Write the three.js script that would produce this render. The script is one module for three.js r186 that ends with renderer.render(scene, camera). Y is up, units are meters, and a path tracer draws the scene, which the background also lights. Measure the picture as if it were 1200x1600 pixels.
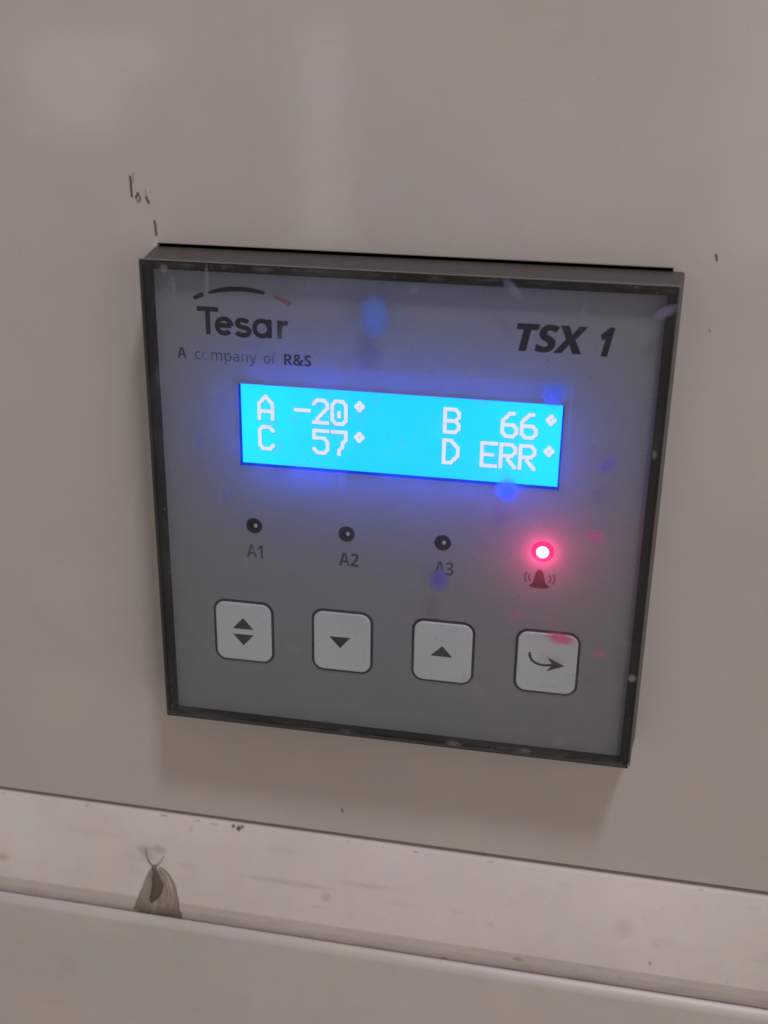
import * as THREE from 'three';
import { RoundedBoxGeometry } from 'three/addons/geometries/RoundedBoxGeometry.js';
import { ParametricGeometry } from 'three/addons/geometries/ParametricGeometry.js';
import { mergeGeometries, toCreasedNormals } from 'three/addons/utils/BufferGeometryUtils.js';
import { RectAreaLightUniformsLib } from 'three/addons/lights/RectAreaLightUniformsLib.js';

RectAreaLightUniformsLib.init();
const mm = 0.001;
const scene = new THREE.Scene();

// ---------------------------------------------------------------- camera
const camera = new THREE.PerspectiveCamera(45.7795, 768 / 1024, 0.01, 20);
camera.position.set(36.1057 * mm, 89.9915 * mm, 219.4783 * mm);
{
  const right = new THREE.Vector3(0.98258661, 0.01402119, -0.18527534);
  const up = new THREE.Vector3(-0.08326637, 0.92464378, -0.37161888);
  const back = new THREE.Vector3(0.16610315, 0.38057495, 0.90971009);
  camera.quaternion.setFromRotationMatrix(new THREE.Matrix4().makeBasis(right, up, back));
}
camera.userData.fStop = 18; camera.focus = 0.238;
// ---------------------------------------------------------------- light: a dim room, one ceiling lamp up and to the right, out of the picture
scene.background = new THREE.Color().setRGB(0.258, 0.217, 0.195);
const ceilingLight = new THREE.RectAreaLight(new THREE.Color().setRGB(0.94, 0.92, 0.96), 102, 0.1, 0.1);
ceilingLight.name = 'ceiling_light';
ceilingLight.position.set(0.19, 0.83, 0.36);
ceilingLight.lookAt(0, 0, 0);
scene.add(ceilingLight);
const sideLight = new THREE.RectAreaLight(new THREE.Color().setRGB(1, 0.84, 0.74), 0.9, 0.4, 0.6);  // added soft fill from the right, standing for no known source
sideLight.name = 'side_fill_light';
sideLight.position.set(0.6, 0.1, 0.5);
sideLight.lookAt(0, 0, 0);
scene.add(sideLight);

// bright strips of the room behind the photographer, faintly mirrored in the cabinet's gloss paint
[[-0.23, -0.02, 0.9, 0.034, 0.2, 1.9], [-0.45, 0.05, 0.9, 0.14, 0.035, 1.7], [-0.47, 0.015, 0.9, 0.09, 0.06, 1.5], [0.19, 0.06, 0.9, 0.12, 0.34, 0.9]].forEach(([x, y, z, w, h, power], i) => {
  const l = new THREE.RectAreaLight(new THREE.Color().setRGB(1, 0.95, 0.92), power, w, h);
  l.name = `room_light_${String(i + 1).padStart(3, '0')}`;
  l.position.set(x, y, z); l.lookAt(x, y, 0);
  scene.add(l);
});

// ---------------------------------------------------------------- helpers
let seed = 12345;
const rnd = () => { seed = (seed * 1664525 + 1013904223) >>> 0; return seed / 4294967296; };
const tag = (o, label, category, kind) => { o.userData.label = label; if (category) o.userData.category = category; if (kind) o.userData.kind = kind; return o; };
function part(name, geometry, material, parent) {
  const m = new THREE.Mesh(geometry, material);
  m.name = name; m.castShadow = m.receiveShadow = true;
  parent.add(m);
  return m;
}
function std(r, g, b, roughness = 0.6, more = {}) {
  return new THREE.MeshPhysicalMaterial({ color: new THREE.Color().setRGB(r, g, b), roughness, ...more });
}
function canvas(w, h) { const c = document.createElement('canvas'); c.width = w; c.height = h; return c; }
function mapOf(c, srgb = true) {
  const t = new THREE.CanvasTexture(c);
  if (srgb) t.colorSpace = THREE.SRGBColorSpace;
  t.wrapS = t.wrapT = THREE.ClampToEdgeWrapping;
  return t;
}
// uv from x and y (in mm) over a rectangle x0..x1, y0..y1
function planarUV(g, x0, x1, y0, y1) {
  const p = g.attributes.position, uv = new Float32Array(p.count * 2);
  for (let i = 0; i < p.count; i++) {
    uv[i * 2] = (p.getX(i) / mm - x0) / (x1 - x0);
    uv[i * 2 + 1] = (p.getY(i) / mm - y0) / (y1 - y0);
  }
  g.setAttribute('uv', new THREE.BufferAttribute(uv, 2));
  return g;
}
function roundRect(x0, y0, x1, y1, r, Kind = THREE.Shape) {
  const s = new Kind();
  x0 *= mm; y0 *= mm; x1 *= mm; y1 *= mm; r *= mm;
  s.moveTo(x0 + r, y0); s.lineTo(x1 - r, y0);
  if (r) s.absarc(x1 - r, y0 + r, r, -Math.PI / 2, 0);
  s.lineTo(x1, y1 - r); if (r) s.absarc(x1 - r, y1 - r, r, 0, Math.PI / 2);
  s.lineTo(x0 + r, y1); if (r) s.absarc(x0 + r, y1 - r, r, Math.PI / 2, Math.PI);
  s.lineTo(x0, y0 + r); if (r) s.absarc(x0 + r, y0 + r, r, Math.PI, 1.5 * Math.PI);
  return s;
}
function circlePath(x, y, r, Kind = THREE.Path) { const s = new Kind(); s.absarc(x * mm, y * mm, r * mm, 0, Math.PI * 2); return s; }
function polyShape(points) { return new THREE.Shape(points.map(([x, y]) => new THREE.Vector2(x * mm, y * mm))); }
function extrude(shape, z0, z1, bevel = 0, curveSegments = 12, seg = 3) {
  const g = new THREE.ExtrudeGeometry(shape, {
    depth: (z1 - z0 - 2 * bevel) * mm, bevelEnabled: bevel > 0, bevelSize: bevel * mm, bevelOffset: -bevel * mm, bevelThickness: bevel * mm, bevelSegments: seg, curveSegments,
  });
  g.translate(0, 0, (z0 + bevel) * mm);
  return g;
}
// soft value noise
function noiseField(n, cells, s) {
  seed = s;
  const grid = Array.from({ length: (cells + 1) * (cells + 1) }, rnd), f = new Float32Array(n * n);
  for (let y = 0; y < n; y++) for (let x = 0; x < n; x++) {
    const u = x / n * cells, v = y / n * cells, i = Math.floor(u), j = Math.floor(v), a = u - i, b = v - j;
    const sa = a * a * (3 - 2 * a), sb = b * b * (3 - 2 * b), w = cells + 1;
    const i1 = (i + 1) % cells, j1 = (j + 1) % cells;
    f[y * n + x] = (grid[j * w + i] * (1 - sa) + grid[j * w + i1] * sa) * (1 - sb) + (grid[j1 * w + i] * (1 - sa) + grid[j1 * w + i1] * sa) * sb;
  }
  return f;
}
function grainTexture(n, octaves, s) {
  const out = new Uint8Array(n * n * 4), sum = new Float32Array(n * n);
  let total = 0;
  octaves.forEach(([cells, amp], k) => { const f = noiseField(n, cells, s + k * 77); total += amp; for (let i = 0; i < f.length; i++) sum[i] += f[i] * amp; });
  for (let i = 0; i < n * n; i++) { const v = Math.round(255 * sum[i] / total); out[i * 4] = out[i * 4 + 1] = out[i * 4 + 2] = v; out[i * 4 + 3] = 255; }
  const t = new THREE.DataTexture(out, n, n);
  t.magFilter = THREE.LinearFilter; t.wrapS = t.wrapT = THREE.RepeatWrapping; t.needsUpdate = true;
  return t;
}
const orangePeel = grainTexture(512, [[40, 1], [90, 0.5]], 5);

// ---------------------------------------------------------------- painted sheet steel: base paint with faint mottling, plus each piece's own marks
function paintCanvas(w, h, base, s, marks) {
  const c = canvas(w, h), g = c.getContext('2d');
  g.fillStyle = base; g.fillRect(0, 0, w, h);
  seed = s;
  for (let i = 0; i < 260; i++) {                       // old wiped-on grime, barely there
    const x = rnd() * w, y = rnd() * h, r = (0.02 + rnd() * 0.09) * w, light = rnd() < 0.5;
    const gr = g.createRadialGradient(x, y, 0, x, y, r);
    const a = 0.012 + 0.016 * rnd();
    gr.addColorStop(0, light ? `rgba(240,236,228,${a})` : `rgba(120,104,90,${a})`); gr.addColorStop(1, light ? 'rgba(240,236,228,0)' : 'rgba(120,104,90,0)');
    g.fillStyle = gr; g.fillRect(x - r, y - r, 2 * r, 2 * r);
  }
  for (let i = 0; i < 900; i++) {                       // dust specks
    g.fillStyle = `rgba(${rnd() < 0.5 ? '70,58,48' : '250,248,244'},${0.05 + rnd() * 0.1})`;
    g.beginPath(); g.arc(rnd() * w, rnd() * h, 0.6 + rnd() * 1.3, 0, 7); g.fill();
  }
  if (marks) marks(g);
  return c;
}
const PAINT = 'rgb(200,194,190)';
const wallMarks = [                                     // chips in the paint (mm): points, width, strength
  [[[-52.9, 61.2], [-52.85, 60.34], [-52.85, 58.69], [-52.8, 57.6]], 0.34, 1], [[[-52.28, 61.9], [-52.4, 60.0]], 0.3, 0.25],
  [[[-51.58, 58.2], [-52.0, 57.5]], 0.42, 0.75], [[[-52.0, 57.4], [-51.64, 56.5]], 0.3, 0.4], [[[-51.5, 58.0], [-51.12, 57.35], [-51.4, 56.8]], 0.36, 0.6],
  [[[-49.97, 57.5], [-49.77, 56.96], [-49.55, 56.55]], 0.38, 0.9], [[[-50.05, 59.0], [-49.95, 57.5]], 0.24, 0.3],
  [[[-48.62, 53.2], [-48.47, 52.1], [-48.42, 50.7]], 0.4, 0.75], [[[54.13, 51.8], [54.36, 50.9]], 0.34, 0.95],
  [[[-12.5, -74.2], [-12.25, -74.8]], 0.45, 0.45], [[[54.44, 38.6], [54.68, 38.2]], 0.3, 0.3],
  [[[-48.4, 49.5], [-49.0, 48.7]], 0.5, 0.5, '236,233,228'],
];
const W0 = -112, W1 = 100, WY0 = -92, WY1 = 120;        // mm covered by the upper sheet's paint texture
const wallCanvas = paintCanvas(2048, 2048, PAINT, 91, (g) => {
  const s = 2048 / (W1 - W0), X = (x) => (x - W0) * s, Y = (y) => (WY1 - y) * s;
  // a chip or scratch: a tapering dark stroke
  const chip = (pts, width, alpha, color = '44,35,30') => {
    for (let k = 0; k < 3; k++) {
      g.strokeStyle = `rgba(${color},${alpha * [0.2, 0.42, 0.72][k]})`; g.lineCap = 'round'; g.lineWidth = width * s * [1.7, 1.1, 0.55][k];
      g.beginPath(); pts.forEach(([x, y], i) => (i ? g.lineTo(X(x), Y(y)) : g.moveTo(X(x), Y(y)))); g.stroke();
    }
  };
  wallMarks.forEach((m) => chip(...m));
});
const paintMat = (c, roughness = 0.55) => new THREE.MeshPhysicalMaterial({ map: mapOf(c), roughness, bumpMap: orangePeel, bumpScale: 0.000006, clearcoat: 0.8, clearcoatRoughness: 0.11 });

// ---------------------------------------------------------------- the cabinet: upper sheet with its cut-out, folded rail, lower sheet
const D = 10.446, FACE = 7.4, RIM = 9.5;                 // mm from the sheet: front of the cover, of the faceplate, of the housing rim
const seamY = (x) => -80.95 - 0.0085 * x;
{
  const s = polyShape([[-260, seamY(-260)], [260, seamY(260)], [260, 330], [-260, 330]]);
  s.holes.push(roundRect(-48.3, -44, 47.1, 49.12, 0.2, THREE.Path));
  const g = planarUV(extrude(s, -1.4, 0, 0.22, 6), W0, W1, WY0, WY1);
  const m = paintMat(wallCanvas);
  const wall = part('wall', g, m, scene);
  tag(wall, 'large flat greige painted steel sheet behind and above the controller', 'cabinet panel', 'structure');
  // dark inside of the cabinet, seen only through the slit over the controller and the seam
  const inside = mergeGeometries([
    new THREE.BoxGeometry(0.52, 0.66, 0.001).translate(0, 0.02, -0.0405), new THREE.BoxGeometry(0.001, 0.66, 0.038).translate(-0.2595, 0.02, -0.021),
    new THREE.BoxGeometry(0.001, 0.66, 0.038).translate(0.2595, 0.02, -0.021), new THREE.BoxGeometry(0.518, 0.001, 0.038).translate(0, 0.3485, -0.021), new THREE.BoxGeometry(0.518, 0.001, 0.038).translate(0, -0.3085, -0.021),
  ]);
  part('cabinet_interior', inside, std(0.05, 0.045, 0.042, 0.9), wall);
}
function alongX(points, x0, x1, crease = 0.6) {          // a closed profile of [y, z] points run along x
  const g = new THREE.ExtrudeGeometry(new THREE.Shape(points.map(([y, z]) => new THREE.Vector2(z * mm, y * mm))), { depth: (x1 - x0) * mm, bevelEnabled: false });
  g.rotateY(-Math.PI / 2); g.translate(x1 * mm, 0, 0);
  return toCreasedNormals(g, crease);
}
function arc(cy, cz, r, a0, a1, n = 10) {                // angles from +z towards +y
  return Array.from({ length: n + 1 }, (_, i) => { const a = a0 + (a1 - a0) * i / n; return [cy + r * Math.sin(a), cz + r * Math.cos(a)]; });
}
const tilt = -0.0092;
const SL = 0.43;                                          // slope of the rail's upper face, radians from vertical
const railTop = [-82.1, 0], railBendR = 3.2;
// bend centre: tangent to the sloping face and to the vertical face at z = 8.4
const bz = 8.4 - railBendR;
const bendTan = [0, bz + railBendR * Math.cos(SL)];
bendTan[0] = railTop[0] - (bendTan[1] - railTop[1]) / Math.tan(SL);
const by = bendTan[0] - railBendR * Math.sin(SL);
const railZ = (y) => {                                    // face of the rail at height y (before the slight tilt)
  if (y > bendTan[0]) return (railTop[0] - y) * Math.tan(SL);
  if (y > by) return bz + Math.sqrt(Math.max(0, railBendR * railBendR - (y - by) ** 2));
  return 8.4 - (by - y) * 0.42;
};
{
  const outer = [[-82.1, -8], ...arc(-82.9, -0.35, 0.8, Math.PI / 2, SL, 6), ...arc(by, bz, railBendR, SL, -0.4, 14), [-122, -0.2]];
  const inner = [[-122, -1.4], [by - 1, 6.0], [-96, 5], [-84.5, -1.6], [-83.4, -8]];
  const g = planarUV(alongX([...outer, ...inner], -260, 260), -112, 100, -122, -80);
  const c = paintCanvas(2048, 406, 'rgb(222,213,210)', 17, (k) => {
    const s = 2048 / 212, X = (x) => (x + 112) * s, Y = (y) => (-80 - y) * s;
    const smear = (x, y, rx, ry, a, col = '90,76,62') => {
      k.save(); k.translate(X(x), Y(y)); k.scale(rx * s, ry * s);
      const gr = k.createRadialGradient(0, 0, 0, 0, 0, 1); gr.addColorStop(0, `rgba(${col},${a})`); gr.addColorStop(0.55, `rgba(${col},${a * 0.6})`); gr.addColorStop(1, `rgba(${col},0)`);
      k.fillStyle = gr; k.fillRect(-1, -1, 2, 2); k.restore();
    };
    smear(-57.5, -90.2, 2.4, 1.3, 0.35, '120,110,98'); smear(-54.2, -89.7, 2.4, 1.2, 0.35, '120,110,98'); smear(-56, -91.4, 2.5, 1, 0.22, '120,110,98');
    smear(-37, -82.7, 0.5, 0.5, 0.9, '50,40,34'); smear(-35.7, -83.0, 0.7, 0.75, 0.95, '46,36,30'); smear(-34.9, -82.6, 0.6, 0.5, 0.7, '60,50,42');
    smear(-47, -84.5, 0.6, 1.2, 0.15); smear(-14, -94.5, 1.6, 1.2, 0.2); smear(-92, -96, 2.2, 1.1, 0.22); smear(52, -92, 3, 2.2, 0.12); smear(-24, -92.6, 12, 0.8, 0.13); smear(-5, -91, 10, 0.7, 0.1);
    smear(30, -101.5, 1.6, 0.9, 0.3); smear(13.5, -105.6, 0.9, 0.6, 0.5); smear(58, -98, 0.5, 0.4, 0.45); smear(-70, -88, 9, 0.6, 0.06);
    seed = 808;
    for (let i = 0; i < 46; i++) smear(-110 + rnd() * 208, -84 - rnd() * 34, 0.8 + rnd() * 5, 0.3 + rnd() * 0.7, 0.03 + rnd() * 0.05);
    for (let i = 0; i < 40; i++) smear(-110 + rnd() * 208, -106.5 + rnd() * 4, 1 + rnd() * 5, 0.7 + rnd(), 0.05 + rnd() * 0.06);   // dark smears painting in the fold's shade
    for (let i = 0; i < 16; i++) smear(-110 + rnd() * 208, -82.4 - rnd() * 0.5, 0.2 + rnd() * 1.4, 0.25, 0.1 + rnd() * 0.25, '70,58,48');
  });
  const railMat = paintMat(c, 0.6);
  railMat.clearcoat = 0.35; railMat.clearcoatRoughness = 0.45;
  const rail = part('ledge', g, railMat, scene);
  rail.rotation.z = tilt;
  tag(rail, 'pale folded sheet metal rail sloping forward under the upper panel seam', 'rail', 'structure');
}
{
  const R = 1.35, cz = 9.85, top = -103.85;
  const pts = [[-330, cz - R - 11], [-108, 5.2], [-106.5, 6.3], ...arc(top - 0.3, 9.35, 0.3, 2.35, 0.9, 6), ...arc(-105.55, 10.6, 0.6, 0.9, -0.02, 8), [-330, cz + R - 9]];
  const g = planarUV(alongX(pts, -260, 260), -112, 100, -160, -100);
  const c = paintCanvas(2048, 580, 'rgb(200,193,188)', 33);
  const lowMat = paintMat(c, 0.5);
  lowMat.clearcoat = 1; lowMat.clearcoatRoughness = 0.4;
  const low = part('wall_001', g, lowMat, scene);
  low.rotation.z = tilt - 0.002;
  tag(low, 'lower greige steel panel with a rounded bright top edge under the rail', 'cabinet panel', 'structure');
}

// ---------------------------------------------------------------- the controller
const unit = new THREE.Group();
unit.name = 'temperature_controller';
scene.add(unit);
tag(unit, 'square grey temperature controller with glowing cyan display, four buttons and a lit red alarm lamp', 'controller');

const grain = grainTexture(256, [[64, 1], [128, 1]], 44);
const housingMat = new THREE.MeshPhysicalMaterial({ color: new THREE.Color().setRGB(0.062, 0.058, 0.056), roughness: 0.38, bumpMap: grain, bumpScale: 0.00002 });
{
  const c = canvas(1024, 1024), g = c.getContext('2d');
  g.fillStyle = 'rgb(66,64,62)'; g.fillRect(0, 0, 1024, 1024);
  seed = 4141;
  for (let i = 0; i < 700; i++) { g.fillStyle = `rgba(${rnd() < 0.5 ? '40,38,38' : '120,116,112'},${0.03 + rnd() * 0.08})`; const r = 3 + rnd() * 26; g.beginPath(); g.ellipse(rnd() * 1024, rnd() * 1024, r, r * (0.3 + rnd()), rnd() * 3, 0, 7); g.fill(); }
  for (let i = 0; i < 900; i++) { g.fillStyle = `rgba(190,186,180,${0.08 + rnd() * 0.3})`; g.beginPath(); g.arc(rnd() * 1024, rnd() * 1024, 0.8 + rnd() * 1.8, 0, 7); g.fill(); }
  housingMat.map = mapOf(c); housingMat.map.wrapS = housingMat.map.wrapT = THREE.RepeatWrapping; housingMat.color.setRGB(1, 1, 1);
}
const gasketMat = std(0.009, 0.008, 0.010, 0.7);
const L = -46.6, R = 46.4, B = -47.45, T = 46.35;        // inside of the housing
{
  // frame with a slightly larger foot at the top and right
  const s = roundRect(-48, -48, 48, 48, 0.6);
  s.holes.push(roundRect(L, B, R, T, 0.3, THREE.Path));
  const g = extrude(s, 0.02, RIM, 0.15, 6);
  const p = g.attributes.position;
  for (let i = 0; i < p.count; i++) {
    const x = p.getX(i) / mm, y = p.getY(i) / mm, k = 1 - THREE.MathUtils.clamp(p.getZ(i) / mm / RIM, 0, 1);
    if (x > 47) p.setX(i, (x + 1.25 * k) * mm);
    if (x < -47) p.setX(i, (x - 0.9 * k) * mm);
    if (y > 47) p.setY(i, (y + 0.62 * k) * mm);
  }
  g.computeVertexNormals();
  const tube = roundRect(-45, -42.5, 45, 45.5, 1);
  tube.holes.push(roundRect(-43.5, -41, 43.5, 44, 1, THREE.Path));
  const step = roundRect(L - 0.3, B - 0.3, R + 0.3, T + 0.3, 0.2);
  step.holes.push(roundRect(-43.5, -41, 43.5, 44, 1, THREE.Path));
  const back = mergeGeometries([extrude(step, 0.3, 2.2), extrude(tube, -22, 0.3), extrude(roundRect(-45, -42.5, 45, 45.5, 1), -23.5, -22)]);
  part('housing', mergeGeometries([g, back].map((q) => { q.deleteAttribute('uv'); return q; }).map((q) => {
    // uv follows x on the top and bottom, y on the sides; z runs across them
    const p = q.attributes.position, n = q.attributes.normal, uv = new Float32Array(p.count * 2);
    for (let i = 0; i < p.count; i++) { const side = Math.abs(n.getX(i)) > 0.7; uv[i * 2] = (side ? p.getY(i) : p.getX(i)) / 0.05 + 0.5; uv[i * 2 + 1] = (Math.abs(n.getZ(i)) > 0.7 ? p.getY(i) : p.getZ(i)) / 0.05 + 0.5; }
    q.setAttribute('uv', new THREE.BufferAttribute(uv, 2)); return q;
  })), housingMat, unit);
  // black inner frame round the faceplate
  const ring = roundRect(L + 0.02, B + 0.02, R - 0.02, T - 0.02, 0.3);
  ring.holes.push(roundRect(L + 0.12, B + 0.12, R - 0.12, T - 0.12, 0.3, THREE.Path));
  part('gasket', extrude(ring, 2.3, RIM - 0.1), gasketMat, unit);
  const lip = roundRect(-47.8, -47.8, 47.8, 47.8, 0.5);
  lip.holes.push(roundRect(L + 0.02, B + 0.02, R - 0.02, T - 0.02, 0.3, THREE.Path));
  part('rim', extrude(lip, RIM + 0.01, RIM + 0.06), gasketMat, unit);
}

// the printed faceplate
const F0 = -48, F1 = 48;
const faceCanvas = canvas(2048, 2048);
{
  const g = faceCanvas.getContext('2d'), s = 2048 / (F1 - F0);
  g.fillStyle = 'rgb(169,173,171)'; g.fillRect(0, 0, 2048, 2048);
  seed = 7;
  for (let i = 0; i < 6000; i++) { g.fillStyle = `rgba(${rnd() < 0.5 ? '90,90,95' : '205,205,210'},${rnd() * 0.07})`; g.beginPath(); g.arc(rnd() * 2048, rnd() * 2048, 1 + rnd() * 3, 0, 7); g.fill(); }
  g.setTransform(s, 0, 0, -s, -F0 * s, F1 * s);           // from here on in mm, y up
  const INK = '#1c1d28';
  const text = (str, x0, x1, y, cap, style = 'bold', skew = 0, alpha = 1, color = INK, heavy = 0) => {
    g.save(); g.globalAlpha = alpha; g.fillStyle = color;
    g.font = `${style} 100px sans-serif`;
    const w = g.measureText(str).width, h = 71.4;         // cap height of the face at 100 px
    g.translate(x0, y); g.transform(1, 0, skew, 1, 0, 0); g.scale((x1 - x0) / w, -cap / h);
    g.fillText(str, 0, 0); if (heavy) { g.strokeStyle = color; g.lineWidth = heavy; g.lineJoin = 'miter'; g.strokeText(str, 0, 0); } g.restore();
  };
  // logo arc: two dark strokes and a worn red one
  const cx = -29.9, cy = 22.7, r = 20.2;
  const sweep = (xa, xb, w0, w1, w2, color, alpha) => {
    const aa = Math.acos((xa - cx) / r), ab = Math.acos((xb - cx) / r), n = 30, up = [], down = [];
    for (let i = 0; i <= n; i++) { const t = i / n, a = aa + (ab - aa) * t, w = ((1 - t) * (1 - t) * w0 + 2 * t * (1 - t) * w1 + t * t * w2) / 2; up.push([cx + (r + w) * Math.cos(a), cy + (r + w) * Math.sin(a)]); down.unshift([cx + (r - w) * Math.cos(a), cy + (r - w) * Math.sin(a)]); }
    g.save(); g.globalAlpha = alpha; g.fillStyle = color; g.beginPath(); [...up, ...down].forEach(([x, y], i) => (i ? g.lineTo(x, y) : g.moveTo(x, y))); g.fill(); g.restore();
  };
  sweep(-39.0, -37.1, 0.75, 0.85, 0.8, INK, 0.95); sweep(-36.2, -25.4, 0.5, 1.25, 0.6, INK, 0.95); sweep(-23.6, -20.4, 0.55, 1.0, 0.9, '#b0383c', 0.5);
  // wordmark drawn as round strokes
  g.strokeStyle = INK; g.lineWidth = 0.9; g.lineCap = 'butt'; g.lineJoin = 'round';
  const stroke = (f) => { g.beginPath(); f(); g.stroke(); };
  stroke(() => { g.moveTo(-38.5, 38.85); g.lineTo(-34.35, 38.85); }); stroke(() => { g.moveTo(-36.42, 38.8); g.lineTo(-36.42, 34.1); });
  stroke(() => { g.moveTo(-34.6, 35.95); g.lineTo(-31.95, 35.95); }); stroke(() => { g.arc(-33.3, 35.85, 1.38, 0.05, -0.75, false); });
  stroke(() => { g.moveTo(-28.72, 36.75); g.bezierCurveTo(-29.3, 37.35, -30.75, 37.3, -30.75, 36.5); g.bezierCurveTo(-30.75, 35.5, -28.5, 36.1, -28.5, 35.1); g.bezierCurveTo(-28.5, 34.15, -30.2, 34.1, -31.0, 34.75); });
  stroke(() => g.arc(-26.05, 35.8, 1.42, 0, 7)); stroke(() => { g.moveTo(-24.6, 37.55); g.lineTo(-24.6, 34.05); });
  stroke(() => { g.moveTo(-22.7, 37.5); g.lineTo(-22.7, 34.05); }); stroke(() => { g.moveTo(-22.65, 35.8); g.bezierCurveTo(-22.6, 36.8, -21.9, 37.2, -21.1, 36.95); });
  text('A', -42.7, -40.9, 29.25, 2.05, 'bold', 0, 0.8); text('company', -39.4, -27.2, 29.15, 2.05, '', 0, 0.62); text('of', -25.95, -23.6, 29.15, 2.05, '', 0, 0.62); text('R&S', -22.2, -16.6, 29.15, 2.1, 'bold', 0, 0.88);
  const worn = (x, y, rx, ry, a) => { g.save(); g.translate(x, y); g.scale(rx, ry); const q = g.createRadialGradient(0, 0, 0, 0, 0, 1); q.addColorStop(0, `rgba(169,173,171,${a})`); q.addColorStop(0.5, `rgba(169,173,171,${a * 0.8})`); q.addColorStop(1, 'rgba(169,173,171,0)'); g.fillStyle = q; g.fillRect(-1, -1, 2, 2); g.restore(); };
  worn(-36.9, 29.9, 1.2, 2.2, 0.95); worn(-29, 30.6, 3.2, 0.9, 0.5); worn(-33, 28.6, 2, 0.7, 0.4); worn(-24, 31, 1, 0.9, 0.6);
  text('TSX', 20.0, 32.2, 34.7, 4.75, 'bold', 0.2, 1, INK, 4); text('1', 34.9, 37.5, 34.75, 4.7, 'bold', 0.2, 1, INK, 9);
  text('A1', -30.3, -26.5, -10.85, 2.75, 'bold', 0, 0.62); text('A2', -11.5, -7.4, -10.85, 2.75, 'bold', 0, 0.62); text('A3', 7.5, 11.4, -10.85, 2.75, 'bold', 0, 0.58);
  worn(-28.9, -9.3, 0.5, 2, 0.5); worn(-27.3, -10.2, 0.6, 0.6, 0.3); worn(-9.6, -10.3, 0.7, 0.7, 0.4); worn(8.6, -10.4, 1.3, 0.9, 0.75); worn(9.3, -9.4, 0.4, 2, 0.5);
  // ringing bell, its ink reddened to paint in the lamp's red spill
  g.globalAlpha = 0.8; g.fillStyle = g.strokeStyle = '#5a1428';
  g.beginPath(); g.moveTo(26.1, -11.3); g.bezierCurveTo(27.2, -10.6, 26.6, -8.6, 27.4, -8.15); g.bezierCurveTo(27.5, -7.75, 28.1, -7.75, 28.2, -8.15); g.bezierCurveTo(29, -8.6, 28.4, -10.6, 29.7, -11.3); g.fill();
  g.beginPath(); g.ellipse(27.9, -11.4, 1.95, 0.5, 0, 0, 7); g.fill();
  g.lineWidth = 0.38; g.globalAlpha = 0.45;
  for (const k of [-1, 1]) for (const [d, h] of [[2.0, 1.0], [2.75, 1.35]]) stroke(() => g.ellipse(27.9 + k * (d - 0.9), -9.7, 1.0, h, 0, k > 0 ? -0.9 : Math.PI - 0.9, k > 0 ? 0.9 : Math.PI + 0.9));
  g.globalAlpha = 1;
}
const lamps = [[-28.6, -3.97], [-9.95, -4.0], [8.95, -4.07], [28.1, -4.08]];
const SX0 = -31.1, SX1 = 30.27, SY0 = 8.5, SY1 = 24.95;
{
  const s = roundRect(L + 0.1, B + 0.1, R - 0.1, T - 0.1, 0.3);
  s.holes.push(roundRect(SX0, SY0, SX1, SY1, 0, THREE.Path));
  lamps.forEach(([x, y], i) => s.holes.push(circlePath(x, y, i < 3 ? 0.95 : 2.16)));
  // a printed, slightly translucent membrane: halo lights added behind it glow faintly through
  part('faceplate', planarUV(new THREE.ShapeGeometry(s, 24).translate(0, 0, FACE * mm), F0, F1, F0, F1), new THREE.MeshPhysicalMaterial({ map: mapOf(faceCanvas), roughness: 0.85, transmission: 0.28, thickness: 0 }), unit);
}
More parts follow.
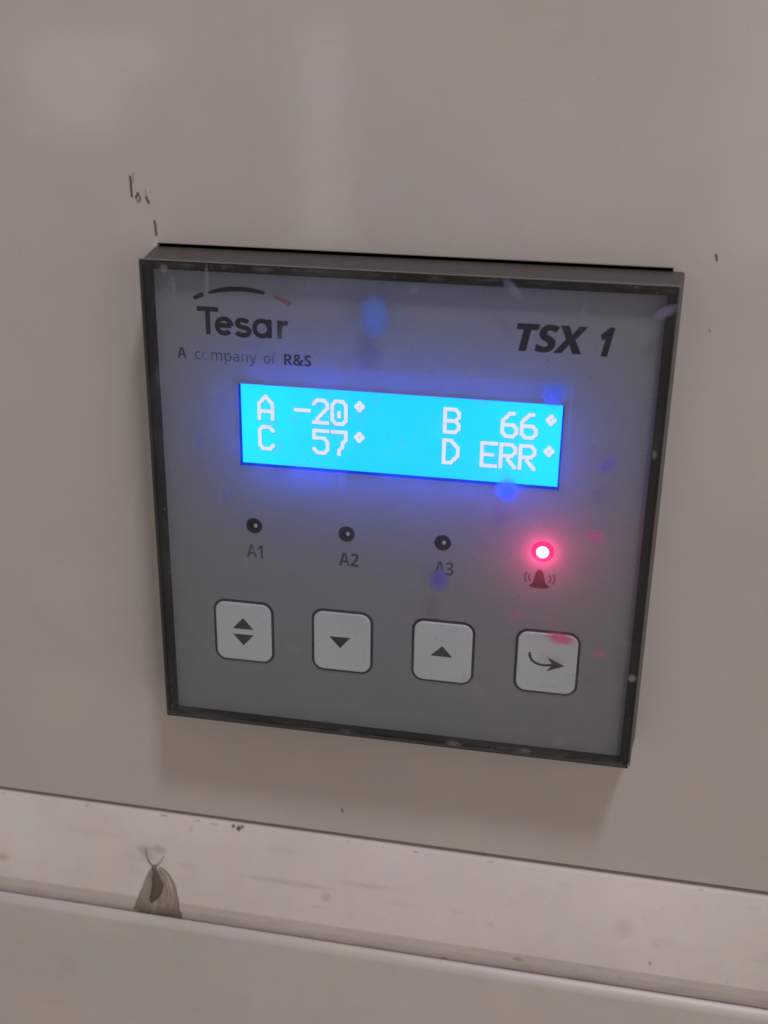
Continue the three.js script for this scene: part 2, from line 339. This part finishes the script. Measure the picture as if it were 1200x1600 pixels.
// the display
{
  const c = canvas(1842, 494), g = c.getContext('2d'), s = 30;
  g.fillStyle = 'rgb(0,83,255)'; g.fillRect(0, 0, c.width, c.height);
  for (const [x, y, r, col] of [[0, 250, 700, '0,92,255'], [1842, 250, 700, '0,90,255'], [920, 480, 800, '0,78,255'], [920, 0, 700, '0,80,255']]) { const q = g.createRadialGradient(x, y, 0, x, y, r); q.addColorStop(0, `rgba(${col},0.8)`); q.addColorStop(1, `rgba(${col},0)`); g.fillStyle = q; g.fillRect(0, 0, 1842, 494); }
  const X = (x) => (x - SX0) * s, Y = (y) => (SY1 - y) * s;
  const glyphs = {
    A: '00100010101000110001111111000110001', C: '01110100011000010000100001000101110', B: '11110100011000111110100011000111110', D: '11100100101000110001100011001011100',
    E: '11111100001000011110100001000011111', R: '11110100011000111110101001001010001', 2: '01110100010000100010001000100011111', 0: '01110100011000110101101011000101110',
    5: '11111100001111000001000011000101110', 7: '11111000010000100010000100010000100', 6: '00110010001000011110100011000101110', '-': '00000000000000011111000000000000000', '°': '00100010100010000000000000000000000',
  };
  const pitch = 3.567, dx = 0.655, dy = 0.735;
  const draw = (str, top, off, color, fat) => {
    g.fillStyle = g.strokeStyle = color; g.lineCap = 'round'; g.lineWidth = 0.72 * s * fat;
    [...str].forEach((ch, col) => {
      const q = glyphs[ch];
      if (!q) return;
      const on = (i, j) => i >= 0 && i < 5 && j >= 0 && j < 7 && q[j * 5 + i] === '1';
      const ox = -27.5 + col * pitch + (ch === '°' ? 0.35 : 0);
      const px = (i) => X(ox + (i + 0.5) * dx) + off[0] * s, py = (j) => Y(top - (j + 0.5) * dy) + off[1] * s;
      for (let j = 0; j < 7; j++) for (let i = 0; i < 5; i++) {
        if (!on(i, j)) continue;
        g.fillRect(px(i) - 0.34 * s * fat, py(j) - 0.37 * s * fat, 0.68 * s * fat, 0.74 * s * fat);
        const link = (a, b) => { g.beginPath(); g.moveTo(px(i), py(j)); g.lineTo(px(a), py(b)); g.stroke(); };
        if (on(i + 1, j)) link(i + 1, j);
        if (on(i, j + 1)) link(i, j + 1);
        if (on(i + 1, j + 1) && !on(i + 1, j) && !on(i, j + 1)) link(i + 1, j + 1);
        if (on(i - 1, j + 1) && !on(i - 1, j) && !on(i, j + 1)) link(i - 1, j + 1);
      }
    });
  };
  const rows = [['A -20°    B  66°', 22.9], ['C  57°    D ERR°', 16.85]];
  for (const [t, y] of rows) draw(t, y, [0.09, 0.1], 'rgb(0,60,190)', 1.02);      // the liquid crystal's own shadow, painted beside the strokes
  for (const [t, y] of rows) draw(t, y, [0, 0], 'rgb(87,86,255)', 1);
  g.fillStyle = 'rgb(0,5,52)';                            // the dark edge of the glass round the lit field
  g.fillRect(0, 0, 1842, 6); g.fillRect(0, 0, 12, 494); g.fillRect(1831, 0, 11, 494); g.fillRect(0, 480, 1842, 14);
  const m = new THREE.MeshPhysicalMaterial({ color: 0x050810, roughness: 0.35, emissive: 0xffffff, emissiveMap: mapOf(c), emissiveIntensity: 10 });
  const g0 = extrude(roundRect(SX0 + 0.02, SY0 + 0.02, SX1 - 0.02, SY1 - 0.02, 0), FACE - 1.2, FACE - 0.7);
  const screen = part('display_screen', planarUV(g0, SX0, SX1, SY0, SY1), m, unit);
  screen.userData.label = 'cyan backlit display reading A -20, B 66, C 57 and D ERR';
  const glow = new THREE.RectAreaLight(new THREE.Color().setRGB(0.02, 0.08, 1), 4, (SX1 - SX0) * mm, (SY1 - SY0) * mm);
  glow.name = 'display_light';
  glow.position.set((SX0 + SX1) / 2 * mm, (SY0 + SY1) / 2 * mm, (FACE - 0.6) * mm);
  glow.lookAt(glow.position.x, glow.position.y, 1);
  scene.add(glow);
  // the display module's frame; behind it an unseen light panel added for the halo
  const fr = roundRect(SX0 - 0.5, SY0 - 0.5, SX1 + 0.5, SY1 + 0.5, 0);
  fr.holes.push(roundRect(SX0, SY0, SX1, SY1, 0, THREE.Path));
  part('display_frame', extrude(fr, FACE - 1.2, FACE - 0.02), std(0.03, 0.03, 0.04, 0.5), unit);
  const haloBox = extrude(roundRect(SX0 - 1, SY0 - 1, SX1 + 1, SY1 + 1, 0.5), -4, -3.2);
  part('halo_light_panel', haloBox, new THREE.MeshPhysicalMaterial({ color: 0x222233, roughness: 0.5, emissive: new THREE.Color().setRGB(0.03, 0.09, 1), emissiveIntensity: 3 }), unit);
  const haloLight = new THREE.RectAreaLight(new THREE.Color().setRGB(0.05, 0.11, 1), 5.4, (SX1 - SX0 + 2) * mm, (SY1 - SY0 + 2) * mm);  // added light that spreads the blue halo through the faceplate
  haloLight.name = 'halo_light';
  haloLight.position.set((SX0 + SX1) / 2 * mm, (SY0 + SY1) / 2 * mm, -3.0 * mm);
  haloLight.lookAt(haloLight.position.x, haloLight.position.y, 1);
  scene.add(haloLight);
}
// the four indicator lamps
const ringMat = std(0.012, 0.011, 0.02, 0.5), lensMat = std(0.55, 0.54, 0.58, 0.25, { clearcoat: 0.6 });
lamps.forEach(([x, y], i) => {
  const lit = i === 3, r = lit ? 2.15 : 0.93;
  const ring = new THREE.Shape();
  if (!lit) {
    ring.absarc(0, 0, 1.62 * mm, 0, Math.PI * 2); ring.holes.push(circlePath(0, 0, 0.93));
    const lamp = part('indicator_lamp', mergeGeometries([extrude(ring, 0.004, 0.1, 0.03, 32), new THREE.CylinderGeometry(0.945 * mm, 0.945 * mm, 0.4 * mm, 32, 1, true).rotateX(Math.PI / 2).translate(0, 0, -0.22 * mm).toNonIndexed(), new THREE.CircleGeometry(0.95 * mm, 32).translate(0, 0, -0.42 * mm).toNonIndexed()]), ringMat, unit);
    lamp.position.set(x * mm, y * mm, FACE * mm);
    const lens = part('lens', new THREE.SphereGeometry(0.52 * mm, 24, 16).scale(0.85, 1, 0.7), lensMat, lamp);
    lens.position.set(0.22 * mm, -0.12 * mm, -0.3 * mm);
  } else {
    const body = new THREE.SphereGeometry(r * mm, 40, 20, 0, Math.PI * 2, 0, Math.PI / 2).rotateX(Math.PI / 2).scale(1, 1, 0.25);
    const lamp = part('indicator_lamp', body, new THREE.MeshPhysicalMaterial({ color: new THREE.Color().setRGB(0.35, 0.01, 0.06), roughness: 0.3, emissive: new THREE.Color().setRGB(0.72, 0.003, 0.14), emissiveIntensity: 1 }), unit);
    lamp.position.set(x * mm, y * mm, (FACE - 0.1) * mm);
    lamp.userData.label = 'lit red alarm lamp with a white-hot centre above the bell symbol';
    const core = part('lamp_core', new THREE.SphereGeometry(1.28 * mm, 32, 20).scale(1, 1, 0.35), new THREE.MeshPhysicalMaterial({ color: 0x220508, roughness: 0.4, emissive: new THREE.Color().setRGB(1, 0.36, 0.5), emissiveIntensity: 6 }), lamp);
    core.position.set(0, 0, 0.3 * mm);
    const red = new THREE.PointLight(new THREE.Color().setRGB(1, 0.03, 0.18), 0.00016);
    red.name = 'alarm_lamp_light'; red.shadow.radius = 0.05;
    red.position.set(x * mm, y * mm, (FACE + 1.6) * mm);
    scene.add(red);
    const redHalo = new THREE.PointLight(new THREE.Color().setRGB(1, 0.05, 0.22), 0.0006);  // hidden light added behind the faceplate for the lamp's pink halo
    redHalo.name = 'alarm_halo_light'; redHalo.shadow.radius = 0.08;
    redHalo.position.set(x * mm, y * mm, (FACE - 9) * mm);
    scene.add(redHalo);
  }
});
// the four keys
const keyMat = new THREE.MeshPhysicalMaterial({ color: new THREE.Color().setRGB(0.74, 0.77, 0.80), roughness: 0.45 });
const inkMat = std(0.03, 0.028, 0.036, 0.6), iconMat = std(0.04, 0.038, 0.044, 0.6);
const KW = 12.7, KH = 14.1;
const outlineShape = roundRect(-KW / 2, -KH / 2, KW / 2, KH / 2, 2.5);
outlineShape.holes.push(roundRect(-KW / 2 + 0.5, -KH / 2 + 0.5, KW / 2 - 0.5, KH / 2 - 0.5, 2.05, THREE.Path));
const outlineGeo = extrude(outlineShape, 0.004, 0.06, 0.02), padGeo = extrude(roundRect(-KW / 2 + 0.53, -KH / 2 + 0.53, KW / 2 - 0.53, KH / 2 - 0.53, 2.0), 0.004, 0.5, 0.26, 16, 5);
const hook = new THREE.TubeGeometry(new THREE.CatmullRomCurve3([[26.95, -25.6], [27.05, -26.4], [27.5, -27.3], [28.6, -28.0], [30.2, -28.15], [31.6, -27.97]].map(([x, y]) => new THREE.Vector3((x - 30.4) * mm, (y + 27.75) * mm, 0))), 24, 0.27 * mm, 8).scale(1, 1, 0.1).translate(0, 0, 0.5 * mm);
const keys = [
  [-31.38, [[[-2.25, 0.72], [2.15, 0.72], [-0.05, 3.25]], [[-2.25, -0.55], [-0.1, -3.05], [2.15, -0.5]]], 'key with an up and a down triangle'],
  [-10.78, [[[-2.6, 1.12], [-0.35, -1.35], [1.75, 1.17]]], 'key with a down triangle'],
  [9.77, [[[-0.1, 1.5], [-2.45, -0.87], [1.95, -0.87]]], 'key with an up triangle'],
  [30.4, [[[3.5, -0.19], [0.1, 1.37], [1.15, -0.2], [0.0, -1.75]]], 'key with a bent arrow pointing right'],
];
keys.forEach(([x, icons, label], i) => {
  const k = part('button', padGeo, keyMat, unit);
  k.position.set(x * mm, -27.75 * mm, FACE * mm);
  k.userData.label = label;
  part('button_outline', outlineGeo, inkMat, k);
  const ig = icons.map((q) => extrude(polyShape(q), 0.49, 0.525));
  if (i === 3) part('arrow_symbol', mergeGeometries([ig[0], hook.toNonIndexed()]), iconMat, k);
  else ig.forEach((q) => part('arrow_symbol', q, iconMat, k));
});
// the clear cover with its dried drops, some coloured with painted glow
{
  const coverMat = new THREE.MeshPhysicalMaterial({ color: new THREE.Color().setRGB(0.91, 0.93, 0.94), roughness: 0.15, transmission: 1, thickness: 0, ior: 1.49, specularIntensity: 0.55 });
  coverMat.roughnessMap = grainTexture(512, [[6, 1], [14, 0.8], [40, 0.5]], 901);
  coverMat.roughness = 0.27;
  const cover = part('clear_cover', planarUV(extrude(roundRect(-48, -48, 48, 48, 0.7), RIM + 0.08, D, 0.2, 8), -48, 48, -48, 48), coverMat, unit);
  const edge = polyShape([[-47.6, 48.005], [-47.6, 48.07], [48.3, 48.07], [48.3, -47.5], [48.01, -47.5], [48.01, 48.005]]);
  part('cover_edge', extrude(edge, RIM + 0.1, D - 0.12, 0, 8), new THREE.MeshPhysicalMaterial({ color: new THREE.Color().setRGB(0.2, 0.195, 0.19), roughness: 0.5, transmission: 0.3, thickness: 0 }), cover);
  const under = polyShape([[-48.06, 48.0], [-48.06, -48.06], [47.9, -48.06], [47.9, -47.75], [-47.75, -47.75], [-47.75, 48.0]]);
  part('cover_edge', extrude(under, RIM + 0.09, D + 0.005, 0, 8), std(0.05, 0.048, 0.046, 0.6), cover);
  {
    // settled dust, finger smears and specks lying on the cover
    const n = 1024, fc = canvas(n, n), k = fc.getContext('2d');
    k.fillStyle = '#000'; k.fillRect(0, 0, n, n);
    seed = 60601;
    const px = (x) => (x + 48) / 96 * n, py = (y) => (48 - y) / 96 * n;
    const blob = (x, y, rx, ry, turn, a, core = 0.2) => { k.save(); k.translate(px(x), py(y)); k.rotate(turn); k.scale(rx * n / 96, ry * n / 96); const q = k.createRadialGradient(0, 0, core, 0, 0, 1); q.addColorStop(0, `rgba(255,255,255,${a})`); q.addColorStop(1, 'rgba(255,255,255,0)'); k.fillStyle = q; k.fillRect(-1, -1, 2, 2); k.restore(); };
    for (let i = 0; i < 70; i++) blob(-48 + rnd() * 96, -48 + rnd() * 96, 3 + rnd() * 12, 2 + rnd() * 6, rnd() * 3.1, 0.015 + rnd() * 0.04);
    for (let i = 0; i < 46; i++) blob(-46 + rnd() * 92, -46 + rnd() * 92, 0.5 + rnd() * 1.5, 0.6 + rnd() * 2.2, (rnd() - 0.5) * 0.8, 0.05 + rnd() * 0.14, 0.5);
    for (let i = 0; i < 26; i++) blob(-35 + rnd() * 70, 2 + rnd() * 30, 0.4 + rnd() * 1.4, 0.6 + rnd() * 2.0, (rnd() - 0.5) * 0.8, 0.06 + rnd() * 0.14, 0.5);
    for (let i = 0; i < 520; i++) blob(-48 + rnd() * 96, -48 + rnd() * 96, 0.1 + rnd() * 0.22, 0.1 + rnd() * 0.22, 0, 0.1 + rnd() * 0.4, 0.3);
    for (let i = 0; i < 40; i++) { const x = -48 + rnd() * 96; blob(x, 47.2 + rnd() * 0.7, 0.5 + rnd() * 2, 0.4 + rnd() * 0.5, 0, 0.03 + rnd() * 0.13, 0.1); blob(-48 + rnd() * 96, -47.4 + rnd() * 0.8, 0.6 + rnd() * 2.5, 0.4 + rnd() * 0.5, 0, 0.03 + rnd() * 0.12, 0.1); }
    k.strokeStyle = 'rgba(255,255,255,0.12)'; k.lineWidth = 1;
    for (let i = 0; i < 26; i++) { const x = rnd() * n, y = rnd() * n, a = rnd() * 6.3, l = 14 + rnd() * 70; k.beginPath(); k.moveTo(x, y); k.quadraticCurveTo(x + Math.cos(a) * l * 0.5 + 6, y + Math.sin(a) * l * 0.5, x + Math.cos(a) * l, y + Math.sin(a) * l); k.stroke(); }
    const film = new THREE.MeshPhysicalMaterial({ color: new THREE.Color().setRGB(0.5, 0.49, 0.5), roughness: 1, transmission: 0.5, thickness: 0, transparent: true, alphaMap: mapOf(fc, false), specularIntensity: 0 });
    part('dust_film', planarUV(new THREE.ShapeGeometry(roundRect(-47.8, -47.8, 47.8, 47.8, 0.6)).translate(0, 0, (D + 0.02) * mm), -48, 48, -48, 48), film, cover);
  }
  const soft = (() => {
    const n = 64, d = new Uint8Array(n * n * 4);
    for (let y = 0; y < n; y++) for (let x = 0; x < n; x++) {
      const r = Math.hypot(x - 31.5, y - 31.5) / 32, t = THREE.MathUtils.clamp((1.06 - r) / 0.85, 0, 1), v = Math.round(255 * t * t * (3 - 2 * t)), i = (y * n + x) * 4;
      d[i] = d[i + 1] = d[i + 2] = v; d[i + 3] = 255;
    }
    const t = new THREE.DataTexture(d, n, n); t.magFilter = THREE.LinearFilter; t.needsUpdate = true; return t;
  })();
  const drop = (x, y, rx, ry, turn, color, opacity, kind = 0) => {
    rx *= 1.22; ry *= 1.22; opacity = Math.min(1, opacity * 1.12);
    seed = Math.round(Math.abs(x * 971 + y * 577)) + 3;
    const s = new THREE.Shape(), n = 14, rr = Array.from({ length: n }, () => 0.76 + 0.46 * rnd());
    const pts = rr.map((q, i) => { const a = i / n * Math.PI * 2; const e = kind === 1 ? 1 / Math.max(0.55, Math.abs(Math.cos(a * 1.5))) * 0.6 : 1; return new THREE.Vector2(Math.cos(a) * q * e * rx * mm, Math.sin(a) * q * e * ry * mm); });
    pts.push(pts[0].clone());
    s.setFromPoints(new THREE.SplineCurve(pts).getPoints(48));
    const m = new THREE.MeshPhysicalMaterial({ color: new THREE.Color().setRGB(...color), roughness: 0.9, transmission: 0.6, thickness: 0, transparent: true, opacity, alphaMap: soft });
    const d = part('dried_or_glow_drop', planarUV(extrude(s, 0.004, 0.06 + Math.min(rx, ry) * 0.06, Math.min(rx, ry) * 0.02, 6), -rx, rx, -ry, ry), m, cover);
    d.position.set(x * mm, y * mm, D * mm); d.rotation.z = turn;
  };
  const blue = [0.26, 0.42, 1.0], pale = [0.4, 0.4, 0.6], pink = [0.75, 0.3, 0.55], grey = [0.5, 0.5, 0.52];  // blue and pink put display and lamp light into the drop colour
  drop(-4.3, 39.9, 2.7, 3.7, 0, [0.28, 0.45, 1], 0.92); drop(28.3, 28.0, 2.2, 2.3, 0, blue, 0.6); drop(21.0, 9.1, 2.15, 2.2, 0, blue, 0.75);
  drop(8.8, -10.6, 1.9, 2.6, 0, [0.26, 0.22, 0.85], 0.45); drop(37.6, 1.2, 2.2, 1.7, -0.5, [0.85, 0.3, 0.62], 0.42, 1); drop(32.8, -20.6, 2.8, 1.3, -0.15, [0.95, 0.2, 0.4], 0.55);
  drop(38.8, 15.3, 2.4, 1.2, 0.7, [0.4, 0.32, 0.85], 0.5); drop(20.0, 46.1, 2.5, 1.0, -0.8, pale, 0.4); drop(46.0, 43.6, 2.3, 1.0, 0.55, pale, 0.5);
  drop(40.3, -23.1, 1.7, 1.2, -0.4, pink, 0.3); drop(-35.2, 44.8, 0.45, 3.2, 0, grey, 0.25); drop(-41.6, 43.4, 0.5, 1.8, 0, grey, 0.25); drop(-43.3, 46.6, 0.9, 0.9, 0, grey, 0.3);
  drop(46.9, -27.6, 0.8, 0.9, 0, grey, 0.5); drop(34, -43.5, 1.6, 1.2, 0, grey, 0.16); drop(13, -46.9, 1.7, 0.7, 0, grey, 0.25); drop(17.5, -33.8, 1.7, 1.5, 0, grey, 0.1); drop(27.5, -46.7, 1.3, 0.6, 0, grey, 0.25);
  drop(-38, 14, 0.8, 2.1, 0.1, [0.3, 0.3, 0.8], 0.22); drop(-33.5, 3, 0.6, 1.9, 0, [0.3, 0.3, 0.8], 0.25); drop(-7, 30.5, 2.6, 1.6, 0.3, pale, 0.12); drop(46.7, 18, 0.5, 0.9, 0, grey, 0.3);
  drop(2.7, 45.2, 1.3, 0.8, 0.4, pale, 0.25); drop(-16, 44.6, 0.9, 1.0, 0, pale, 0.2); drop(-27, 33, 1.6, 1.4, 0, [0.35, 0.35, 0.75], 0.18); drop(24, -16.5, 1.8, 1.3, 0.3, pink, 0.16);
}

// ---------------------------------------------------------------- the moth on the rail
{
  const moth = new THREE.Group();
  moth.name = 'moth';
  const ox = -55.2, oy = -96.5;
  scene.add(moth);
  moth.rotation.z = tilt;
  moth.position.set(ox * mm, oy * mm, railZ(oy) * mm);
  tag(moth, 'small brown moth resting with spread wings on the pale rail near its left end', 'moth');
  const at = (x, y, lift) => new THREE.Vector3((x - ox) * mm, (y - oy) * mm, (railZ(y) + lift - railZ(oy)) * mm);
  const wc = canvas(256, 256), k = wc.getContext('2d');
  k.fillStyle = 'rgb(178,166,152)'; k.fillRect(0, 0, 256, 256);
  seed = 55;
  for (let i = 0; i < 260; i++) { k.fillStyle = `rgba(${rnd() < 0.6 ? '92,76,60' : '190,180,164'},${0.05 + rnd() * 0.13})`; k.beginPath(); k.ellipse(rnd() * 256, rnd() * 256, 2 + rnd() * 9, 4 + rnd() * 22, 0, 0, 7); k.fill(); }
  k.strokeStyle = 'rgba(84,68,54,0.38)'; k.lineWidth = 4;
  for (let i = 0; i < 7; i++) { k.beginPath(); k.moveTo(20 + i * 36, 256); k.lineTo(60 + i * 22, 0); k.stroke(); }
  k.fillStyle = 'rgba(74,58,46,0.8)'; k.fillRect(0, 0, 14, 256);
  const wingMat = new THREE.MeshPhysicalMaterial({ map: mapOf(wc), roughness: 0.85, transmission: 0.25, thickness: 0, transparent: true, opacity: 0.62 });
  const bez = (p, t) => { const q = p.map((v) => [...v]); for (let n = q.length - 1; n > 0; n--) for (let i = 0; i < n; i++) { q[i][0] += (q[i + 1][0] - q[i][0]) * t; q[i][1] += (q[i + 1][1] - q[i][1]) * t; } return q[0]; };
  const wing = (lead, trail, lift) => new ParametricGeometry((u, v, out) => {   // u from the leading edge inwards, v from the shoulder to the outer margin
    const a = bez(lead, v), b = bez(trail, v), x = a[0] + (b[0] - a[0]) * u + (1 - u) * v * (0.16 * Math.sin(v * 31) + 0.1 * Math.sin(v * 67 + 1)), y = a[1] + (b[1] - a[1]) * u;
    out.copy(at(x, y, 0.12 + lift * (0.25 + u) * (1 - 0.4 * v) + 0.06 * Math.sin(u * 22)));
  }, 20, 20);
  part('wing', wing([[-56.2, -92.9], [-58.1, -95.6], [-58.4, -99.6], [-60.5, -104.2]], [[-55.3, -93.9], [-55.4, -98], [-55.6, -102], [-55.6, -106.2]], 0.5), wingMat, moth);
  part('wing', wing([[-54.4, -92.6], [-50.4, -93.4], [-47.7, -98.4], [-49.0, -106.2]], [[-55.1, -93.9], [-54.6, -98], [-54.9, -102], [-55.2, -106.2]], 0.5), wingMat, moth);
  // body: one tapering surface from head to tail
  const spine = [[-55.3, -93.0, 0.2], [-55.2, -93.6, 0.5], [-54.9, -94.6, 0.9], [-54.2, -96.2, 1.25], [-54.4, -97.8, 1.25], [-54.9, -98.9, 0.9], [-55.2, -99.8, 0.38], [-55.3, -100.2, 0.1]];
  const body = new ParametricGeometry((u, v, out) => {
    const f = v * (spine.length - 1), i = Math.min(spine.length - 2, Math.floor(f)), t = f - i, s = t * t * (3 - 2 * t), a = spine[i], b = spine[i + 1];
    const r = a[2] + (b[2] - a[2]) * s, an = u * Math.PI * 2;
    out.copy(at(a[0] + (b[0] - a[0]) * t + Math.cos(an) * r, a[1] + (b[1] - a[1]) * t, 0.75 + Math.sin(an) * r * 0.8));
  }, 20, 40);
  part('body', body, std(0.12, 0.092, 0.074, 0.9), moth);
  part('head', new THREE.SphereGeometry(0.62 * mm, 20, 14).scale(0.9, 1.1, 0.8).translate(...at(-55.45, -92.75, 0.75).toArray()), std(0.2, 0.165, 0.135, 0.9), moth);
  const dark = std(0.3, 0.26, 0.22, 0.8);
  const feeler = (pts) => new THREE.TubeGeometry(new THREE.CatmullRomCurve3(pts.map(([x, y, l]) => at(x, y, l))), 16, 0.13 * mm, 6);
  part('antenna', feeler([[-55.8, -92.4, 0.7], [-56.8, -91.6, 0.8], [-57.7, -90.4, 0.6], [-58.2, -89.2, 0.3]]), dark, moth);
  part('antenna', feeler([[-55.3, -92.3, 0.7], [-54.5, -91.7, 0.8], [-53.9, -91.0, 0.6], [-53.6, -90.2, 0.3]]), std(0.42, 0.38, 0.34, 0.8), moth);
}

// ---------------------------------------------------------------- draw
const renderer = new THREE.WebGLRenderer({ antialias: true });
renderer.setSize(768, 1024);
renderer.toneMapping = THREE.LinearToneMapping;
renderer.toneMappingExposure = 1;
renderer.shadowMap.enabled = true;
ceilingLight.castShadow = true;
renderer.render(scene, camera);
